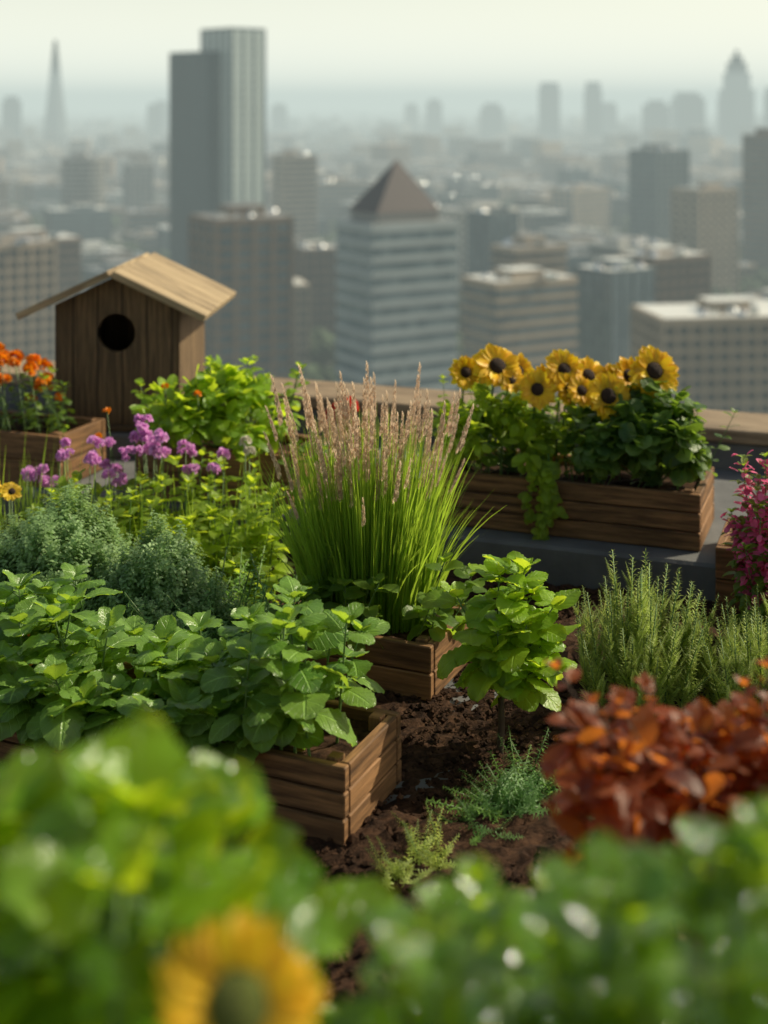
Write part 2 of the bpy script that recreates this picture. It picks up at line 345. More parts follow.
# ---------------------------------------------------------------- ornamental grass
def ribbon(mb,pts,w,mat,rnd,up):
    pts=np.array(pts);n=len(pts);vs=[];uv=[]
    for i in range(n):
        d=nrm(pts[min(i+1,n-1)]-pts[max(i-1,0)]);sd=nrm(np.cross(d,up));ww=w*(1-(i/(n-1))**2.2)*.5+.0002
        vs+=[pts[i]-sd*ww,pts[i]+sd*ww];uv+=[(i/n,.2),(i/n,.8)]
    fs=[(2*i,2*i+1,2*i+3,2*i+2) for i in range(n-1)];l=[i for f in fs for i in f]
    mb.faces(vs,fs,mat,[uv[i] for i in l],rnd)
pl=MB()
for k in range(170):
    f=U(0,1);a=U(0,6.28);p=np.array([0,f,0])+np.array([math.cos(a),0,math.sin(a)])*.04*(1-f*.7)
    pl.add(pick(NED),frame(p,np.array([math.cos(a)*.4,1,math.sin(a)*.4]),np.array([math.cos(a),0,math.sin(a)]),U(.07,.13)*(1.1-.5*f),1.6),U(-.5,.5)+.5,0)
PLUME=pl.tmpl()
m=MB();gc=pG(.5,.5)
for k in range(1350):
    a=U(0,6.28);r=U(0,1)**.6;b=gc+np.array([math.cos(a)*r*.18,math.sin(a)*r*.10,0])
    od=np.array([math.cos(a),math.sin(a),0]);lean=r*U(.0,.17)+U(-.03,.04);h=U(.30,.61)*(1.05-.10*r)
    if U(0,1)<.08: lean+=U(.03,.10)
    tip=b+od*lean+Z*h-Z*max(lean,0)*.25;mid=b+od*lean*.25+Z*h*.55
    ribbon(m,[(1-t)**2*b+2*t*(1-t)*mid+t*t*tip for t in np.linspace(0,1,8)],U(.003,.0065),0,U(0,1),sph(U(0,6.28),0))
for k in range(150):
    a=U(0,6.28);r=U(0,1)**.5;b=gc+np.array([math.cos(a)*r*.17,math.sin(a)*r*.09,0]);od=np.array([math.cos(a),math.sin(a),0])
    h=U(.32,.565);lean=r*U(.03,.15);tip=b+od*lean+Z*h;mid=b+od*lean*.35+Z*h*.6
    cv=[(1-t)**2*b+2*t*(1-t)*mid+t*t*tip for t in np.linspace(0,1,7)];tube(m,cv,.0013,.0008,0,4,U(.3,1))
    m.add(PLUME,frame(cv[-1],cv[-1]-cv[-2],X,U(.08,.16),1.0),U(-.3,.3)+.5,1)
m.build('feather_reed_grass',[L_GRASS,L_PLUME])
m=MB()
for k in range(24):
    b=pG(U(.03,.8),U(.02,.35)) if k<17 else pG(U(.85,.98),U(.1,.9));top=b+np.array([U(-.05,.05),U(-.08,.02),U(.05,.17)])
    if k in(3,9,17): top=b+np.array([.08,-.02,U(.16,.24)])
    herb(m,b,top,RND,U(.05,.08),3,.2,.0022,.3,-.2,.7)
m.build('bindweed_plant',[L_MED,STEM])
# ---------------------------------------------------------------- thyme mounds
def sprig(n,L,fl,mat,LT,el=.7,taper=.5,stem=True):
    s=MB()
    if stem: tube(s,[(0,0,0),(0,.5,0.02),(0,1,0)],.012,.006,1,3)
    for k in range(n):
        f=(k+.5)/n*.95+.05;a=k*2.4;o=np.array([math.cos(a),0,math.sin(a)])
        s.add(pick(LT),frame(np.array([0,f,0]),o*math.cos(el)+Y*math.sin(el),Y-o*.3,fl*(1-taper*f)*U(.8,1.2)),U(-.4,.4)+.5,mat)
    return s.tmpl()
SPR=[sprig(22,1,.26,0,SML,.5) for _ in range(4)]
def mound(mb,c,R,n,TS,s,up=.5,jit=.35):
    c=np.array(c,float);R=np.array(R)
    for k in range(n):
        d=nrm(rng.normal(size=3));d[2]=abs(d[2])
        bump=1+.08*math.sin(d[0]*7+1)+.08*math.sin(d[1]*8+d[2]*6)
        p=c+d*R*bump*U(.72,1.0);dd=nrm(d+Z*up+rng.normal(0,jit,3));L=s*U(.7,1.3)
        mb.add(pick(TS),frame(p-dd*L*.6,dd,rng.normal(size=3),L),U(-.4,.4)+.5)
m=MB();mound(m,(-.96,4.08,.03),(.32,.26,.38),1900,SPR,.085);mound(m,(-.64,3.94,.02),(.22,.2,.35),1200,SPR,.08);mound(m,(-1.26,3.95,.0),(.24,.2,.34),750,SPR,.085)
m.build('thyme_bush',[L_BLUE,STEM])
# ---------------------------------------------------------------- feathery shoots right
ROS=[sprig(130,1,.15,0,NED,.75,.78) for _ in range(4)]
def shoots(mb,c,rad,n,h0,h1,side=9):
    for k in range(n):
        a=U(0,6.28);r=U(0,1)**.7*rad;b=np.array(c,float)+[math.cos(a)*r*.6,math.sin(a)*r*.6,0]
        d=nrm(Z+np.array([math.cos(a),math.sin(a),0])*r/rad*U(.1,.5));h=U(h0,h1)*(1.1-.35*r/rad)
        M=frame(b,d,rng.normal(size=3),h,.8);rr=U(-.3,.3)+.5;mb.add(ROS[0],M,rr)
        for j in range(side):
            f=U(.2,.8);a2=U(0,6.28);d2=nrm(d*1.6+np.array([math.cos(a2),math.sin(a2),0])*.9);mb.add(pick(ROS),frame(b+d*h*f,d2,rng.normal(size=3),h*U(.22,.45)*(1.2-f),1.5),rr)
m=MB();shoots(m,(.67,3.72,0),.26,60,.25,.39);m.build('rosemary_bush',[L_ROS,STEM])
m=MB();shoots(m,(.98,3.60,0),.24,54,.23,.36);m.build('rosemary_bush',[L_ROS,STEM])
FRN=[sprig(60,1,.22,0,NAR,.3,.8) for _ in range(3)]
def fern(mb,c,n,l0,l1):
    for k in range(n):
        a=U(0,6.28);mb.add(pick(FRN),frame(np.array(c,float)+[U(-.04,.04),U(-.04,.04),0],sph(a,U(.25,1.2)),Z,U(l0,l1)),U(-.3,.3)+.5)
m=MB();fern(m,(.26,3.15,.0),34,.09,.17);fern(m,(.33,3.18,0),28,.09,.17);fern(m,(.19,3.06,0),18,.06,.12);m.build('fern_plant',[L_FERN,STEM])
m=MB();fern(m,(.09,2.94,.0),22,.06,.12);fern(m,(.04,2.88,.0),16,.05,.10);m.build('young_dill_plant',[L_ROS,STEM])
m=MB()
for k in range(8): fern(m,(U(-.60,-.33),U(3.75,4.1),0.02),16,.15,.34)
m.build('dill_plant',[L_FERN,STEM])
# ---------------------------------------------------------------- flowers
def dome(mb,M,r,h,mat,n=14,rings=5):
    vs=[];fs=[]
    for i in range(rings):
        f=i/rings;rr=r*math.cos(f*math.pi/2);zz=h*math.sin(f*math.pi/2)
        for k in range(n): a=2*math.pi*k/n;vs.append((rr*math.cos(a),zz,rr*math.sin(a)))
    vs.append((0,h,0))
    for i in range(rings-1):
        for k in range(n): fs.append((i*n+k,i*n+(k+1)%n,(i+1)*n+(k+1)%n,(i+1)*n+k))
    for k in range(n): fs.append(((rings-1)*n+k,(rings-1)*n+(k+1)%n,len(vs)-1))
    v=np.array(vs)@M[:3,:3].T+M[:3,3];mb.faces(v,fs,mat,None)
def daisy(mb,p,d,R,pm,dm,npet=20,inner=.4,layers=2,dh=.25):
    M=frame(p,d,Z,1.0);dome(mb,M,R*inner,R*dh,dm)
    xa,ya,za=M[:3,0],M[:3,1],M[:3,2]
    for l in range(layers):
        for k in range(npet):
            a=2*math.pi*(k+.5*l)/npet+U(-.08,.08);o=xa*math.cos(a)+za*math.sin(a)
            dd=nrm(o+ya*(U(.0,.25)+.14*l));mb.add(pick(PET),frame(np.array(p)+o*R*inner*.75+ya*R*.02,dd,ya,R*(1-inner*.75)*U(.85,1.18)*(1-.1*l)),U(0,1),pm)
def pompom(mb,p,R,pm,n=40,LT=NED,s=.5):
    for k in range(n):
        d=nrm(rng.normal(size=3));d[2]=d[2] if d[2]>-.3 else -d[2]
        mb.add(pick(LT),frame(np.array(p)+d*R*.45,d,rng.normal(size=3),R*s*U(.8,1.3),2.2),U(0,1),pm)
m=MB()
SF=[(.395,4.88,.672,.090),(.285,4.90,.648,.060),(.470,4.93,.645,.066),(.53,4.84,.600,.068),(.628,4.88,.66,.074),(.715,4.90,.635,.074),(.768,4.80,.585,.084),(.93,4.82,.668,.090),(.855,4.90,.635,.070),(.645,4.86,.60,.064),(.80,4.92,.62,.060),(.97,4.88,.635,.062),(.44,4.86,.63,.055),(.90,4.84,.625,.058),(.56,4.88,.625,.055),(.68,4.82,.60,.055)]
for (x,y,z,R) in SF:
    fd=nrm(np.array([U(.05,.6),-.9,U(.25,.75)]));p=np.array([x,y,z]);daisy(m,p,fd,R,0,1,20,.35,3)
    b=np.array([x+U(-.03,.03),y+.05,.27]);q=p-fd*.012;tube(m,[b,(b+q)/2+[U(-.02,.02),.02,0],q-fd*.01-Z*.01,q],.005,.003,2)
    for j in range(5): 
        f=U(.2,.88);d=sph(U(0,6.28),U(-.2,.5));m.add(pick(RND),frame(b+(q-b)*f,d,Z,U(.06,.09)),U(0,1),3)
    for j in range(9):
        a=j*.7;xx=frame(p,fd,Z);o=xx[:3,0]*math.cos(a)+xx[:3,2]*math.sin(a);m.add(pick(SML),frame(q,nrm(o-fd*.3),-fd,R*.6),.5,3)
m.build('sunflower_plants',[P_SUN,DISC,STEM,L_MED])
m=MB();bush(m,(.39,4.88,.43),(.23,.16,.15),650,OVA,.048,28,base=pS(.25,.5))
for k in range(26):
    b=pS(U(.0,.65),U(.2,.8));herb(m,b,b+np.array([U(-.08,.08),U(-.08,.08),U(.15,.36)]),OVA,.05,6,.2,.002,.4,0,.8)
m.build('climbing_bean_plant',[L_LIME,STEM])
m=MB();bush(m,(.88,4.80,.42),(.23,.17,.17),1050,RND,.055,32,base=pS(.8,.5))
for k in range(18):
    b=pS(U(.6,.99),U(.1,.8));herb(m,b,b+np.array([U(-.05,.20),U(-.08,.05),U(.10,.33)]),OVA,.05,6,.2,.002,.4,0,.8)
m.build('leafy_shrub',[L_DARK,STEM])
m=MB()
for k in range(6):
    b=pS(.40+U(-.035,.035),.12);b[2]=.31;n=int(U(8,13));cv=[b+Z*.10,b+Z*.05+np.array([0,-.03,0])]
    for j in range(n): cv.append(cv[-1]+np.array([U(-.012,.012),-.022 if j<2 else U(-.004,.003),-.004 if j<2 else -U(.020,.030)]))
    tube(m,cv,.002,.001,1,4)
    for p in cv:
        for j in range(3): m.add(pick(OVA),frame(p,sph(U(3.2,6.2),U(-1.2,.3)),np.array([U(-.5,.5),-1,.6]),U(.022,.046)),U(0,1),0)
m.build('trailing_vine',[L_LIME,STEM])
m=MB()
for k in range(14):
    b=pO(U(.3,.93),U(.1,.9));herb(m,b,b+np.array([U(-.08,.03),U(-.06,.06),U(.12,.26)]),OVA,.05,6,.1,.002,.4,0,.8)
for k in range(34):
    b=pO(U(.35,.88),U(.1,.9));p=b+np.array([U(-.1,.0),U(-.08,.05),U(.10,.31)]);tube(m,[b,p],.002,.0015,1,4);pompom(m,p,U(.016,.034),2,40,SML,.7)
m.build('marigold_plants',[L_MED,STEM,P_ORG])
m=MB();bush(m,(-.63,5.12,.46),(.24,.17,.17),800,OVA,.06,24,base=pL(.5,.5))
for k in range(14):
    b=pL(U(.05,.98),U(.1,.9));herb(m,b,b+np.array([U(-.1,.1),U(-.08,.05),U(.2,.36)]),OVA,.065,7,.2,.003,.4,0,.8)
m.build('pepper_plant',[L_BRIGHT,STEM])
m=MB()
for p in ((-.78,4.98,.58),(-.66,4.95,.56),(-.98,4.95,.50),(-1.0,4.9,.42)):
    pompom(m,p,.014,0,26,SML,.7);tube(m,[np.array(p)*[1,1,0]+[.02,.02,.3],p],.0018,.0012,1,4)
m.build('orange_wildflowers',[P_ORG,STEM])
m=MB()
for p in ((-.16,5.1,.46),(-.13,5.12,.48),(-.19,5.1,.44)): pompom(m,p,.035,0,50,SML,.7);tube(m,[(p[0],5.12,.12),p],.003,.002,1,4)
m.build('red_geranium',[P_RED,STEM])
m=MB();
for k in range(26): herb(m,(-.1+U(-.2,.42),5.1+U(-.2,.1),.12),(-.1+U(-.25,.45),5.1+U(-.2,.1),U(.22,.38)),RND,.06,4)
m.build('geranium_foliage',[L_MED,STEM])
m=MB()
for k in range(100):
    b=np.array([U(-1.12,-.36),U(4.3,4.85),.0]);herb(m,b,b+np.array([U(-.06,.06),U(-.06,.06),U(.16,.38)]),OVA,U(.06,.10),6,.15,.0025,.4,-.1,.8)
m.build('leafy_herb_patch',[L_LIME,STEM])
m=MB()
for k in range(32):
    c0=[(-1.0,4.74,.40),(-.84,4.77,.45),(-.62,4.74,.41),(-.78,4.72,.44),(-1.16,4.74,.32),(-.92,4.7,.36)][k%6]
    p=np.array(c0)+rng.normal(0,1,3)*[.045,.05,.028]
    for j in range(3): pompom(m,p+rng.normal(0,.008,3),U(.010,.020),0,26,SML,.8)
    tube(m,[(p[0]+U(-.03,.03),p[1]+.02,0),p],.0022,.0014,1,4)
m.build('purple_wildflowers',[P_PUR,STEM])
m=MB()
for p in ((-.47,4.75,.44),(-.455,4.73,.41)): pompom(m,p,.024,0,60,SML,.5);tube(m,[(p[0],p[1],0),p],.0022,.0016,1,4)
m.build('cream_wildflower',[P_WHT,STEM])
m=MB()
for k in range(260):
    b=np.array([U(-1.2,-.35),U(4.3,4.8),0]) if k<180 else np.array([U(-1.45,-1.1),U(4.6,5.0),.0]);a=U(0,6.28);t=b+np.array([math.cos(a)*.05,math.sin(a)*.05,U(.2,.47)])
    ribbon(m,[b,(b+t)/2+[0,0,.03],t],U(.003,.006),0,U(0,1),sph(U(0,6.28),0))
m.build('tall_grass',[L_GRASS])
m=MB()
for k in range(30):
    b=np.array([U(-1.6,-1.10),U(4.35,4.75),0]);herb(m,b,b+np.array([0,0,U(.12,.28)]),OVA,.06,7,.1,.002)
for p in ((-1.24,4.42,.38),(-1.26,4.5,.35),(-1.20,4.48,.35),(-1.28,4.4,.33),(-1.17,4.4,.37)): daisy(m,p,nrm([.3,-.7,.6]),.032,2,3,12,.35);tube(m,[(p[0],p[1]+.01,0),p],.0022,.0016,1,4)
m.build('yellow_flowers',[L_MED,STEM,P_YEL,DISC])
m=MB()
for k in range(8):
    b=np.array([U(-1.05,-.85),U(3.45,3.6),0]);t=b+[U(-.05,.05),0,U(.12,.26)];herb(m,b,t,SML,.03,6,.1,.0015);pompom(m,t,.011,2,16,PET,.7)
m.build('small_orange_flowers',[L_DARK,STEM,P_ORG])
m=MB()
for k in range(90):
    b=np.array([1.16+U(-.10,.22),4.02+U(-.1,.15),.0]);t=b+np.array([U(-.11,.13),U(-.1,.1),U(.28,.60)])
    herb(m,b,t,SML,.06,9,.1,.0025,.3,0,.7)
    for j in range(46):
        f=U(.45,1.03);d=nrm(rng.normal(size=3));m.add(pick(PET),frame(b+(t-b)*f+d*.015,d,Z,U(.016,.032),1.6),U(0,1),2)
m.build('magenta_flower_bush',[L_MED,STEM,P_PNK])
m=MB();bush(m,(.435,2.0,.60),(.20,.15,.12),560,OVA,.048,38,base=(.50,2.0,.30),cr=.42)
for k in range(24):
    b=np.array([.5+U(-.12,.16),2.0+U(-.1,.1),.28]);herb(m,b,(.45+U(-.21,.24),2.0+U(-.12,.12),U(.60,.77)),OVA,.045,7,.3,.003,.3,0,.8)
m.build('red_coleus_bush',[L_RED,STEMB])
# foreground plants
m=MB()
def slopeL(x): return np.interp(x,[-.36,-.27,-.20,-.15,-.10,-.05,.0],[.50,.485,.46,.455,.49,.56,.63])
for k in range(44):
    y=U(.98,1.38);xr=U(-.34,-.04) if k<40 else U(-.42,-.3);zt=1.6-(slopeL(xr)+.26*U(0,1)**1.4)*y;b=np.array([min(xr*y+U(-.04,.02),-.07),y+U(-.05,.03),.46])
    herb(m,b,(xr*y,y,zt-.04),FGL,U(.095,.14),4,.35,.005,.25,-.2,.9,pet=.30)
m.build('squash_plants',[L_FG,STEM])
m=MB()
def slopeR(x): return np.interp(x,[0,.04,.10,.15,.19,.24,.3],[.58,.545,.53,.53,.535,.50,.49])
for k in range(76):
    y=U(1.0,1.38);xr=U(.015,.34);zt=1.6-(slopeR(xr)+U(.0,.22))*y;b=np.array([max(xr*y+.02,.08),y,.46])
    herb(m,b,(xr*y,y,zt-.02),FGL,U(.05,.08),6,.4,.0035,.3,-.3,.9)
m.build('pepper_seedlings',[L_FG2,STEM])
m=MB();p=np.array([-.100,.95,.985]);daisy(m,p,nrm([.22,-.80,.58]),.058,0,1,22,.40,3);tube(m,[(-.12,1.1,.46),(-.11,1.02,.85),p-[0,-.01,.01]],.005,.004,2);m.build('foreground_sunflower',[P_SUN,DISCG,STEM])
# ================================================================ CITY
ZG=-110.
def fac(name,c,rough=.8): return plain(name,c,rough,.2,.05)
F_TAN=fac('facade_tan',(.42,.33,.235));F_GRY=fac('facade_grey',(.28,.27,.25));F_WHT=fac('facade_white',(.60,.58,.52));F_BRN=fac('facade_brown',(.20,.15,.11));F_BLU=fac('facade_blue_grey',(.11,.15,.165));F_STL=fac('facade_pale_steel',(.40,.44,.44),.4)
ROOFM=plain('flat_roof_membrane',(.28,.27,.26),.45,.3,.08);ROOFW=plain('white_roof_coating',(.78,.76,.70),.3,.1,.1);ROOFD=plain('pyramid_roof_tiles',(.030,.009,.011),.55,.3,.5);MET=plain('roof_metal',(.8,.8,.8),.15,.2,1,metal=1)
def glass(name,a,b,rough=.12,spec=.8):
    m_=NT(name);cell=m_.n('ShaderNodeTexWhiteNoise',{'Vector':m_.n('ShaderNodeVectorMath',{0:m_.n('ShaderNodeVectorMath',{0:m_.uv(),1:(.35,.24,1)},operation='MULTIPLY').outputs[0]},operation='FLOOR').outputs[0]}).outputs[0]
    return m_.done(m_.bsdf(m_.mix(cell,a,b),rough,None,spec))
GLASS=glass('window_glass',(.012,.024,.03),(.06,.08,.085));GLASS2=glass('blue_window_glass',(.05,.095,.115),(.12,.18,.20),.08,1.0);GLASS3=glass('steel_blue_glass',(.10,.15,.17),(.19,.25,.27),.08,1.0)
m_=NT('pale_curtain_glass');GLASSP=m_.done(m_.bsdf(m_.mix(m_.noise(m_.obj(),.08,3),(.04,.085,.10),(.11,.17,.18)),.2,None,.6))
m_=NT('sunlit_curtain_glass');GLASSB=m_.done(m_.bsdf(m_.mix(m_.noise(m_.obj(),.08,3),(.42,.49,.47),(.58,.65,.61)),.25,None,.9))  # lighter glass for the tower's right wing, its lit look put into the colour
def prism(mb,poly,z0,z1,mat=0,topmat=None):
    poly=np.array(poly,float);n=len(poly);vs=[(*p,z0) for p in poly]+[(*p,z1) for p in poly];fs=[];uv=[];cum=0
    for i in range(n):
        j=(i+1)%n;l=np.linalg.norm(poly[j]-poly[i]);fs.append((i,j,n+j,n+i));uv+=[(cum,z0),(cum+l,z0),(cum+l,z1),(cum,z1)];cum+=l
    mb.faces(vs,fs,mat,uv);mb.faces([(*p,z1) for p in poly],[tuple(range(n))],mat if topmat is None else topmat)
def rect(cx,cy,w,d,rot):
    a=D2(rot);c,s=math.cos(a),math.sin(a);return np.array([(cx+x*c-y*s,cy+x*s+y*c) for x,y in ((-w/2,-d/2),(w/2,-d/2),(w/2,d/2),(-w/2,d/2))])
def off(poly,k):
    c=poly.mean(0);r=np.linalg.norm(poly-c,axis=1).mean();return c+(poly-c)*(1+k/r*1.35)
def building(name,poly,zt,style='grid',fmat=F_GRY,gl=None,fl=4.0,pier=4.0,rot=0,roofm=None,pent=True,z0=ZG,shf=.42):
    mb=MB();poly=np.array(poly);prism(mb,poly,z0,zt-.6,1,2);c=poly.mean(0);n=len(poly)
    nf=int((zt-z0)/fl);sh=shf if style!='curtain' else .12
    lo=max(0,nf-34)
    for k in range(lo,nf): z=zt-(k-lo)*fl;prism(mb,off(poly,.35),z-fl*sh,z,0)
    prism(mb,off(poly,.36),zt-.3,zt+.9,0);prism(mb,off(poly,-.5),zt+.5,zt+.95,2)
    if style in('grid','curtain','vert'):
        for i in range(n):
            a,b=poly[i],poly[(i+1)%n];l=np.linalg.norm(b-a);k=max(1,int(l/pier));t=(b-a)/l;nn=np.array([t[1],-t[0]]);pw=.9 if style!='curtain' else .3
            if style=='vert': pw=1.5
            for j in range(k+1):
                q=a+(b-a)*j/k;R=[q-t*pw/2-nn*.1,q-t*pw/2+nn*.62,q+t*pw/2+nn*.62,q+t*pw/2-nn*.1];prism(mb,R[::1],zt-fl*(nf-lo),zt+.3,0)
    if pent:
        sc_=np.ptp(poly,axis=0).min()
        prism(mb,rect(c[0]+sc_*U(-.12,.12),c[1]+sc_*U(-.1,.1),sc_*.38,sc_*.3,rot),zt,zt+U(3,5),0,2)
        for k in range(7):
            q=c+rng.uniform(-.3,.3,2)*sc_;prism(mb,rect(q[0],q[1],U(1.5,4),U(1.5,3),rot),zt+.9,zt+U(2,3.4),3)
        for k in range(5):
            q=c+rng.uniform(-.35,.35,2)*sc_;v=[];f=[];r_=U(1.0,1.9)
            for i in range(5):
                for j in range(12): e=i/4*math.pi/2;a=2*math.pi*j/12;v.append((q[0]+r_*math.cos(e)*math.cos(a),q[1]+r_*math.cos(e)*math.sin(a),zt+.9+r_*math.sin(e)))
            f=[(i*12+j,i*12+(j+1)%12,(i+1)*12+(j+1)%12,(i+1)*12+j) for i in range(4) for j in range(12)]
            mb.faces(v,f,3)
    ob=mb.build(name,[fmat,gl or GLASS,roofm or ROOFM,MET],False)
    return ob
building('glass_tower',rect(-92,708,18,30,43),25,'curtain',F_BLU,GLASSP,4.0,2.6,43,pent=False)
building('glass_tower_core',rect(-76,704,20,26,43),36.6,'curtain',F_BLU,GLASSB,4.2,5,43,pent=False)
building('concrete_office_building',rect(-49,478,27,24,28),-38.5,'vert',F_BRN,GLASS2,4,5.5,28)
def circ(cx,cy,r,n=18): return np.array([(cx+r*math.cos(2*math.pi*k/n),cy+r*math.sin(2*math.pi*k/n)) for k in range(n)])
building('round_tower',circ(-236,1100,16.5),-44,'vert',F_GRY,None,4,5)
building('slim_tower',rect(-212,1210,20,20,30),-54,'grid',F_GRY,GLASS2,4,5,30)
building('apartment_tower',rect(-64,1000,24,22,25),-38,'vert',F_TAN,None,4,5,25)
building('dark_office_building',rect(-29.5,600,14,14,20),-62,'grid',F_BRN,None,4,3.5,20,ROOFW)
building('pyramid_roof_tower',rect(3.6,396,27.5,20,31),-33,'bands',F_STL,GLASS3,4.1,4,31,pent=False,shf=.36)
mb=MB();r1=rect(3.0,396,20,15,31);prism(mb,r1,-32,-29.5,1);vs=[(*p,-29.5) for p in off(r1,.5)]+[(3.6,396,-15.0)];mb.faces(vs,[(0,1,4),(1,2,4),(2,3,4),(3,0,4),(3,2,1,0)],0)
py=mb.build('pyramid_roof_crown',[ROOFD,F_GRY],False);py.parent=bpy.data.objects['pyramid_roof_tower'];py.name='pyramid_roof'
mb=bpy.data.objects['glass_tower_core'];mb.parent=bpy.data.objects['glass_tower'];mb.name='tall_wing'
building('office_building',rect(51,655,17,16,35),-51,'curtain',F_BLU,GLASS3,4,3.5,35)
building('office_building',rect(58,560,25,16,30),-57,'bands',F_TAN,None,4,4,30,ROOFM)
building('office_building',rect(44,455,31,20,30),-56.5,'bands',F_TAN,GLASS2,4,4,30,ROOFW)
building('office_building',rect(80,485,20,18,34),-57,'curtain',F_BLU,GLASS3,4,4,34,ROOFW)
building('office_tower',rect(178,905,28,24,34),-31,'vert',F_BLU,GLASS2,4,5,34)
building('office_tower',rect(173,755,28,20,32),-46.5,'vert',F_TAN,None,4,5,32)
building('office_tower',rect(240,850,36,24,34),-20,'grid',F_BRN,GLASS2,4,5,34)
building('office_building',rect(94,392,42,26,8),-58,'grid',F_TAN,None,3.6,3.6,8,ROOFW)
building('office_building',rect(104,520,26,20,30),-56,'grid',F_BRN,None,4,4,30,ROOFW)
building('office_building',rect(-135,505,26,20,34),-50,'grid',F_TAN,None,4,4,34)
building('office_building',rect(-150,600,34,20,34),-58,'bands',F_BRN,None,4,4,34,ROOFW)
building('office_building',rect(-45,560,26,20,15),-72,'grid',F_TAN,None,4,4,15,ROOFW)
building('office_building',rect(112,640,30,20,34),-64,'bands',F_WHT,None,4,4,34)
heroes=[(-86,705,30),(-51,478,26),(-236,1100,26),(-212,1210,20),(-64,1000,22),(-29,600,16),(3,396,24),(51,655,18),(58,560,22),(44,455,30),(80,485,20),(178,905,26),(173,755,26),(238,850,30),(92,392,34),(104,520,22),(-133,505,24),(-150,600,28),(-45,560,22),(112,640,24)]
cols=[F_TAN,F_GRY,F_WHT,F_BRN,F_BLU,F_BRN,F_TAN,F_BLU];cnt=0
for gy in range(560,1500,62):
    for gx in range(-int(gy*.33)-60,int(gy*.33)+61,58):
        cx,cy=gx+U(-9,9),gy+U(-9,9)
        if any(math.hypot(cx-h[0],cy-h[1])<h[2]+22 for h in heroes): continue
        if U(0,1)<.12: continue
        h=U(12,34)+(U(0,22) if U(0,1)<.25 else 0);
        if gy<650: h=min(h,32)
        building('low_rise_building',rect(cx,cy,U(22,42),U(18,38),rot:=float(rng.choice([20,28,34,40]))),ZG+h,str(rng.choice(['grid','bands','vert','curtain'])),cols[int(rng.integers(8))],[GLASS,GLASS2,GLASS3][int(rng.integers(3))],4,5,rot,ROOFW if U(0,1)<.3 else ROOFM);cnt+=1
m=MB()
for k in range(5200):
    y=1500*(7.5)**(U(0,1));x=U(-.36,.36)*y;h=U(8,24)+(U(5,35) if U(0,1)<.08 else 0)
    prism(m,rect(x,y,U(16,55),U(16,50),U(0,40)),ZG,ZG+h,int(rng.choice([0,1,3,3,1,2])),4 if U(0,1)<.6 else int(rng.choice([0,1,3])))
m.build('distant_city_buildings',[F_TAN,F_GRY,F_WHT,F_BRN,ROOFM],False)
m=MB()
for k in range(2600):
    y=480*(9.0)**(U(0,1));x=U(-.36,.36)*y
    for j in range(3):
        r=U(3,7);v=oc*(r*rng.uniform(.6,1.2,(10,1)));m.faces(v+np.array([x+U(-5,5),y+U(-5,5),ZG+4+r*.5+U(0,4)]),ofs,0)
m.build('city_trees',[plain('tree_canopy',(.045,.08,.03),.9,.5,.3)],False)
def tower(name,x,y,parts,mat):
    m=MB();z=ZG
    for (w,zt) in parts: prism(m,rect(x,y,w,w,25),z,zt);z=zt
    m.build(name,[mat],False)
F_FAR=fac('far_tower_facade',(.05,.065,.07))
m=MB();b=circ(-822,3500,34,6);cc=np.array((-822,3500))
vs=[(*p,ZG) for p in b]+[(*(cc+(p-cc)*.12),152) for p in b]
m.faces(vs,[(i,(i+1)%6,6+(i+1)%6,6+i) for i in range(6)]+[tuple(range(6,12))],0);m.build('spire_skyscraper',[F_FAR],False)
tower('distant_skyscraper',425,3600,[(40,35),(34,48)],F_FAR)
tower('distant_skyscraper',545,3650,[(34,30),(28,50)],F_FAR)
tower('distant_skyscraper',882,3500,[(62,30),(48,70),(36,95),(22,112),(7,128)],F_FAR)
tower('distant_skyscraper',745,3400,[(50,4),(40,14)],F_FAR)
tower('distant_skyscraper',800,3700,[(60,8),(44,24)],F_FAR)
tower('distant_skyscraper',930,3300,[(46,20),(40,34)],F_FAR)
for (x,y,z) in ((150,4200,6),(90,4600,-8),(640,4000,-4),(-560,4300,2),(-700,4400,2),(-640,3900,-8),(300,3900,-6),(-330,4400,-8),(680,3500,2),(-905,3400,12),(1000,4100,20),(240,2300,-62),(-330,2100,-64),(560,2500,-50),(130,1900,-68)): tower('distant_skyscraper',x,y,[(U(34,50),z-12),(U(24,32),z)],F_FAR)
m_=NT('city_ground');o=m_.obj();g=m_.noise(o,.004,6);g2=m_.noise(o,.03,4)
br=m_.n('ShaderNodeTexBrick',{'Vector':o,'Color1':(.16,.15,.135),'Color2':(.11,.12,.09),'Mortar':(.05,.05,.052),'Scale':1.0,'Mortar Size':7.0,'Brick Width':90.0,'Row Height':62.0}).outputs[0]
CG=m_.done(m_.bsdf(m_.mix(m_.ss(g,.45,.6),br,m_.mix(g2,(.04,.07,.03),(.10,.11,.07))),.9))
m=MB();m.faces([(-22000,-3000,ZG),(22000,-3000,ZG),(22000,42000,ZG),(-22000,42000,ZG)],[(0,1,2,3)],0);m.build('city_ground',[CG],False)
hm=bpy.data.materials.new('emissive_haze');hm.use_nodes=True;nt=hm.node_tree;nt.nodes.clear();o=nt.nodes.new('ShaderNodeOutputMaterial')
ab=nt.nodes.new('ShaderNodeVolumeAbsorption');ab.inputs['Color'].default_value=(0,0,0,1);DEN=.00033;ab.inputs['Density'].default_value=DEN
em=nt.nodes.new('ShaderNodeEmission');em.inputs['Color'].default_value=(.60,.69,.64,1);em.inputs['Strength'].default_value=DEN  # haze volume glows by itself, emission replaces scattered daylight
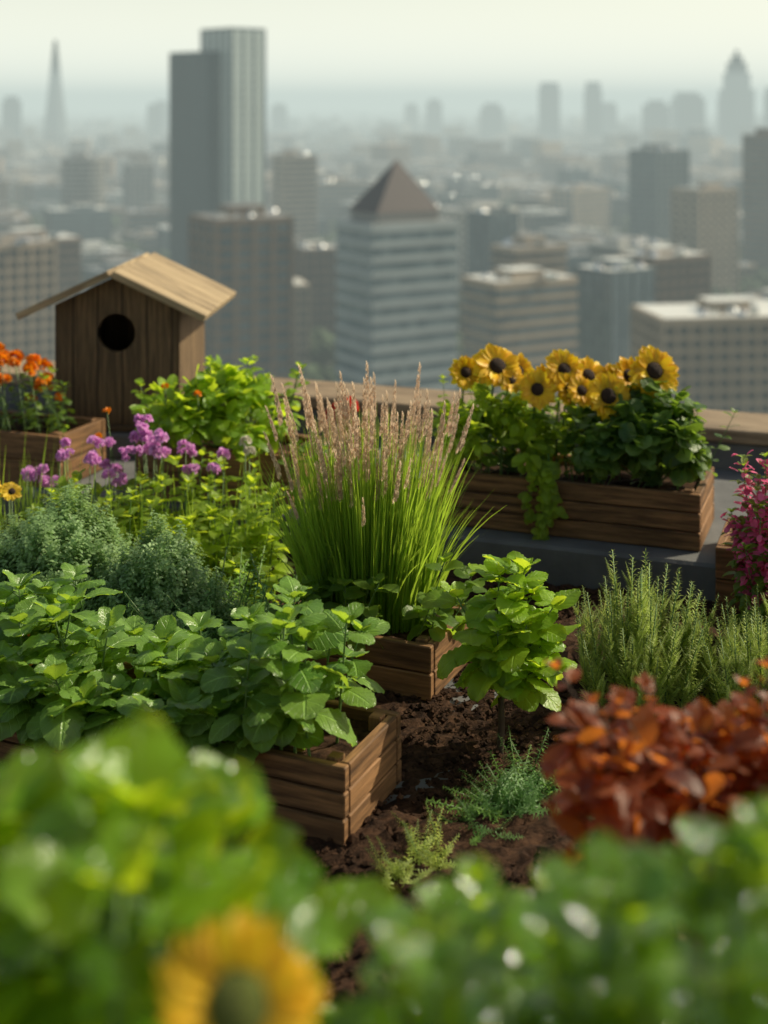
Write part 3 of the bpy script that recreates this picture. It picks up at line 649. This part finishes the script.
ad=nt.nodes.new('ShaderNodeAddShader');nt.links.new(ab.outputs[0],ad.inputs[0]);nt.links.new(em.outputs[0],ad.inputs[1]);nt.links.new(ad.outputs[0],o.inputs['Volume'])
m=MB();x0,x1,y0,y1,z0,z1=-21000,21000,60,41000,ZG-2,60
m.faces([(x0,y0,z0),(x1,y0,z0),(x1,y1,z0),(x0,y1,z0),(x0,y0,z1),(x1,y0,z1),(x1,y1,z1),(x0,y1,z1)],[(3,2,1,0),(4,5,6,7),(0,1,5,4),(1,2,6,5),(2,3,7,6),(3,0,4,7)],0)
m.build('city_haze',[hm],False)
# ================================================================ light, sky, camera
AZ,EL=D2(66),D2(38)
w=bpy.data.worlds.new('World');bpy.context.scene.world=w;w.use_nodes=True;nt=w.node_tree;bg=nt.nodes['Background']
sk=nt.nodes.new('ShaderNodeTexSky');sk.sky_type='NISHITA';sk.sun_disc=False;sk.sun_elevation=EL;sk.sun_rotation=AZ;sk.dust_density=1.5;sk.air_density=1.0;sk.ozone_density=1
mx=nt.nodes.new('ShaderNodeMix');mx.data_type='RGBA';mx.blend_type='MULTIPLY';mx.inputs[0].default_value=1;mx.inputs[7].default_value=(.96,.84,.64,1)
tc=nt.nodes.new('ShaderNodeTexCoord');sp=nt.nodes.new('ShaderNodeSeparateXYZ');nt.links.new(tc.outputs['Generated'],sp.inputs[0])
mr=nt.nodes.new('ShaderNodeMapRange');mr.interpolation_type='SMOOTHSTEP';mr.inputs['From Min'].default_value=0.0;mr.inputs['From Max'].default_value=.20;mr.inputs['To Min'].default_value=.95;mr.inputs['To Max'].default_value=0.0;nt.links.new(sp.outputs[2],mr.inputs[0])
hz_=nt.nodes.new('ShaderNodeMix');hz_.data_type='RGBA';hz_.inputs[7].default_value=(7.4,7.6,6.6,1)
nt.links.new(sk.outputs[0],mx.inputs[6]);nt.links.new(mr.outputs[0],hz_.inputs[0]);nt.links.new(mx.outputs[2],hz_.inputs[6]);nt.links.new(hz_.outputs[2],bg.inputs[0]);bg.inputs[1].default_value=.15
sd=Vector((math.sin(AZ)*math.cos(EL),math.cos(AZ)*math.cos(EL),math.sin(EL)))
l=bpy.data.lights.new('sun','SUN');l.energy=5.0;l.angle=D2(.5);l.color=(1,.91,.68);lo=bpy.data.objects.new('sun',l);bpy.context.scene.collection.objects.link(lo);lo.rotation_euler=(-sd).to_track_quat('-Z','Y').to_euler()
cam=bpy.data.cameras.new('camera');co=bpy.data.objects.new('camera',cam);bpy.context.scene.collection.objects.link(co);co.location=(0,0,1.6);co.rotation_euler=(D2(90),0,0)
cam.sensor_fit='VERTICAL';cam.sensor_height=36;cam.sensor_width=27;cam.lens=49.2;cam.shift_y=-.402;cam.clip_start=.05;cam.clip_end=80000
cam.dof.use_dof=True;cam.dof.focus_distance=3.55;cam.dof.aperture_fstop=2.0
sc=bpy.context.scene;sc.camera=co;sc.view_settings.view_transform='Standard';sc.view_settings.look='None';sc.view_settings.exposure=0
print('low rises',cnt,'verts',sum(len(o.data.vertices) for o in bpy.data.objects if o.type=='MESH'))
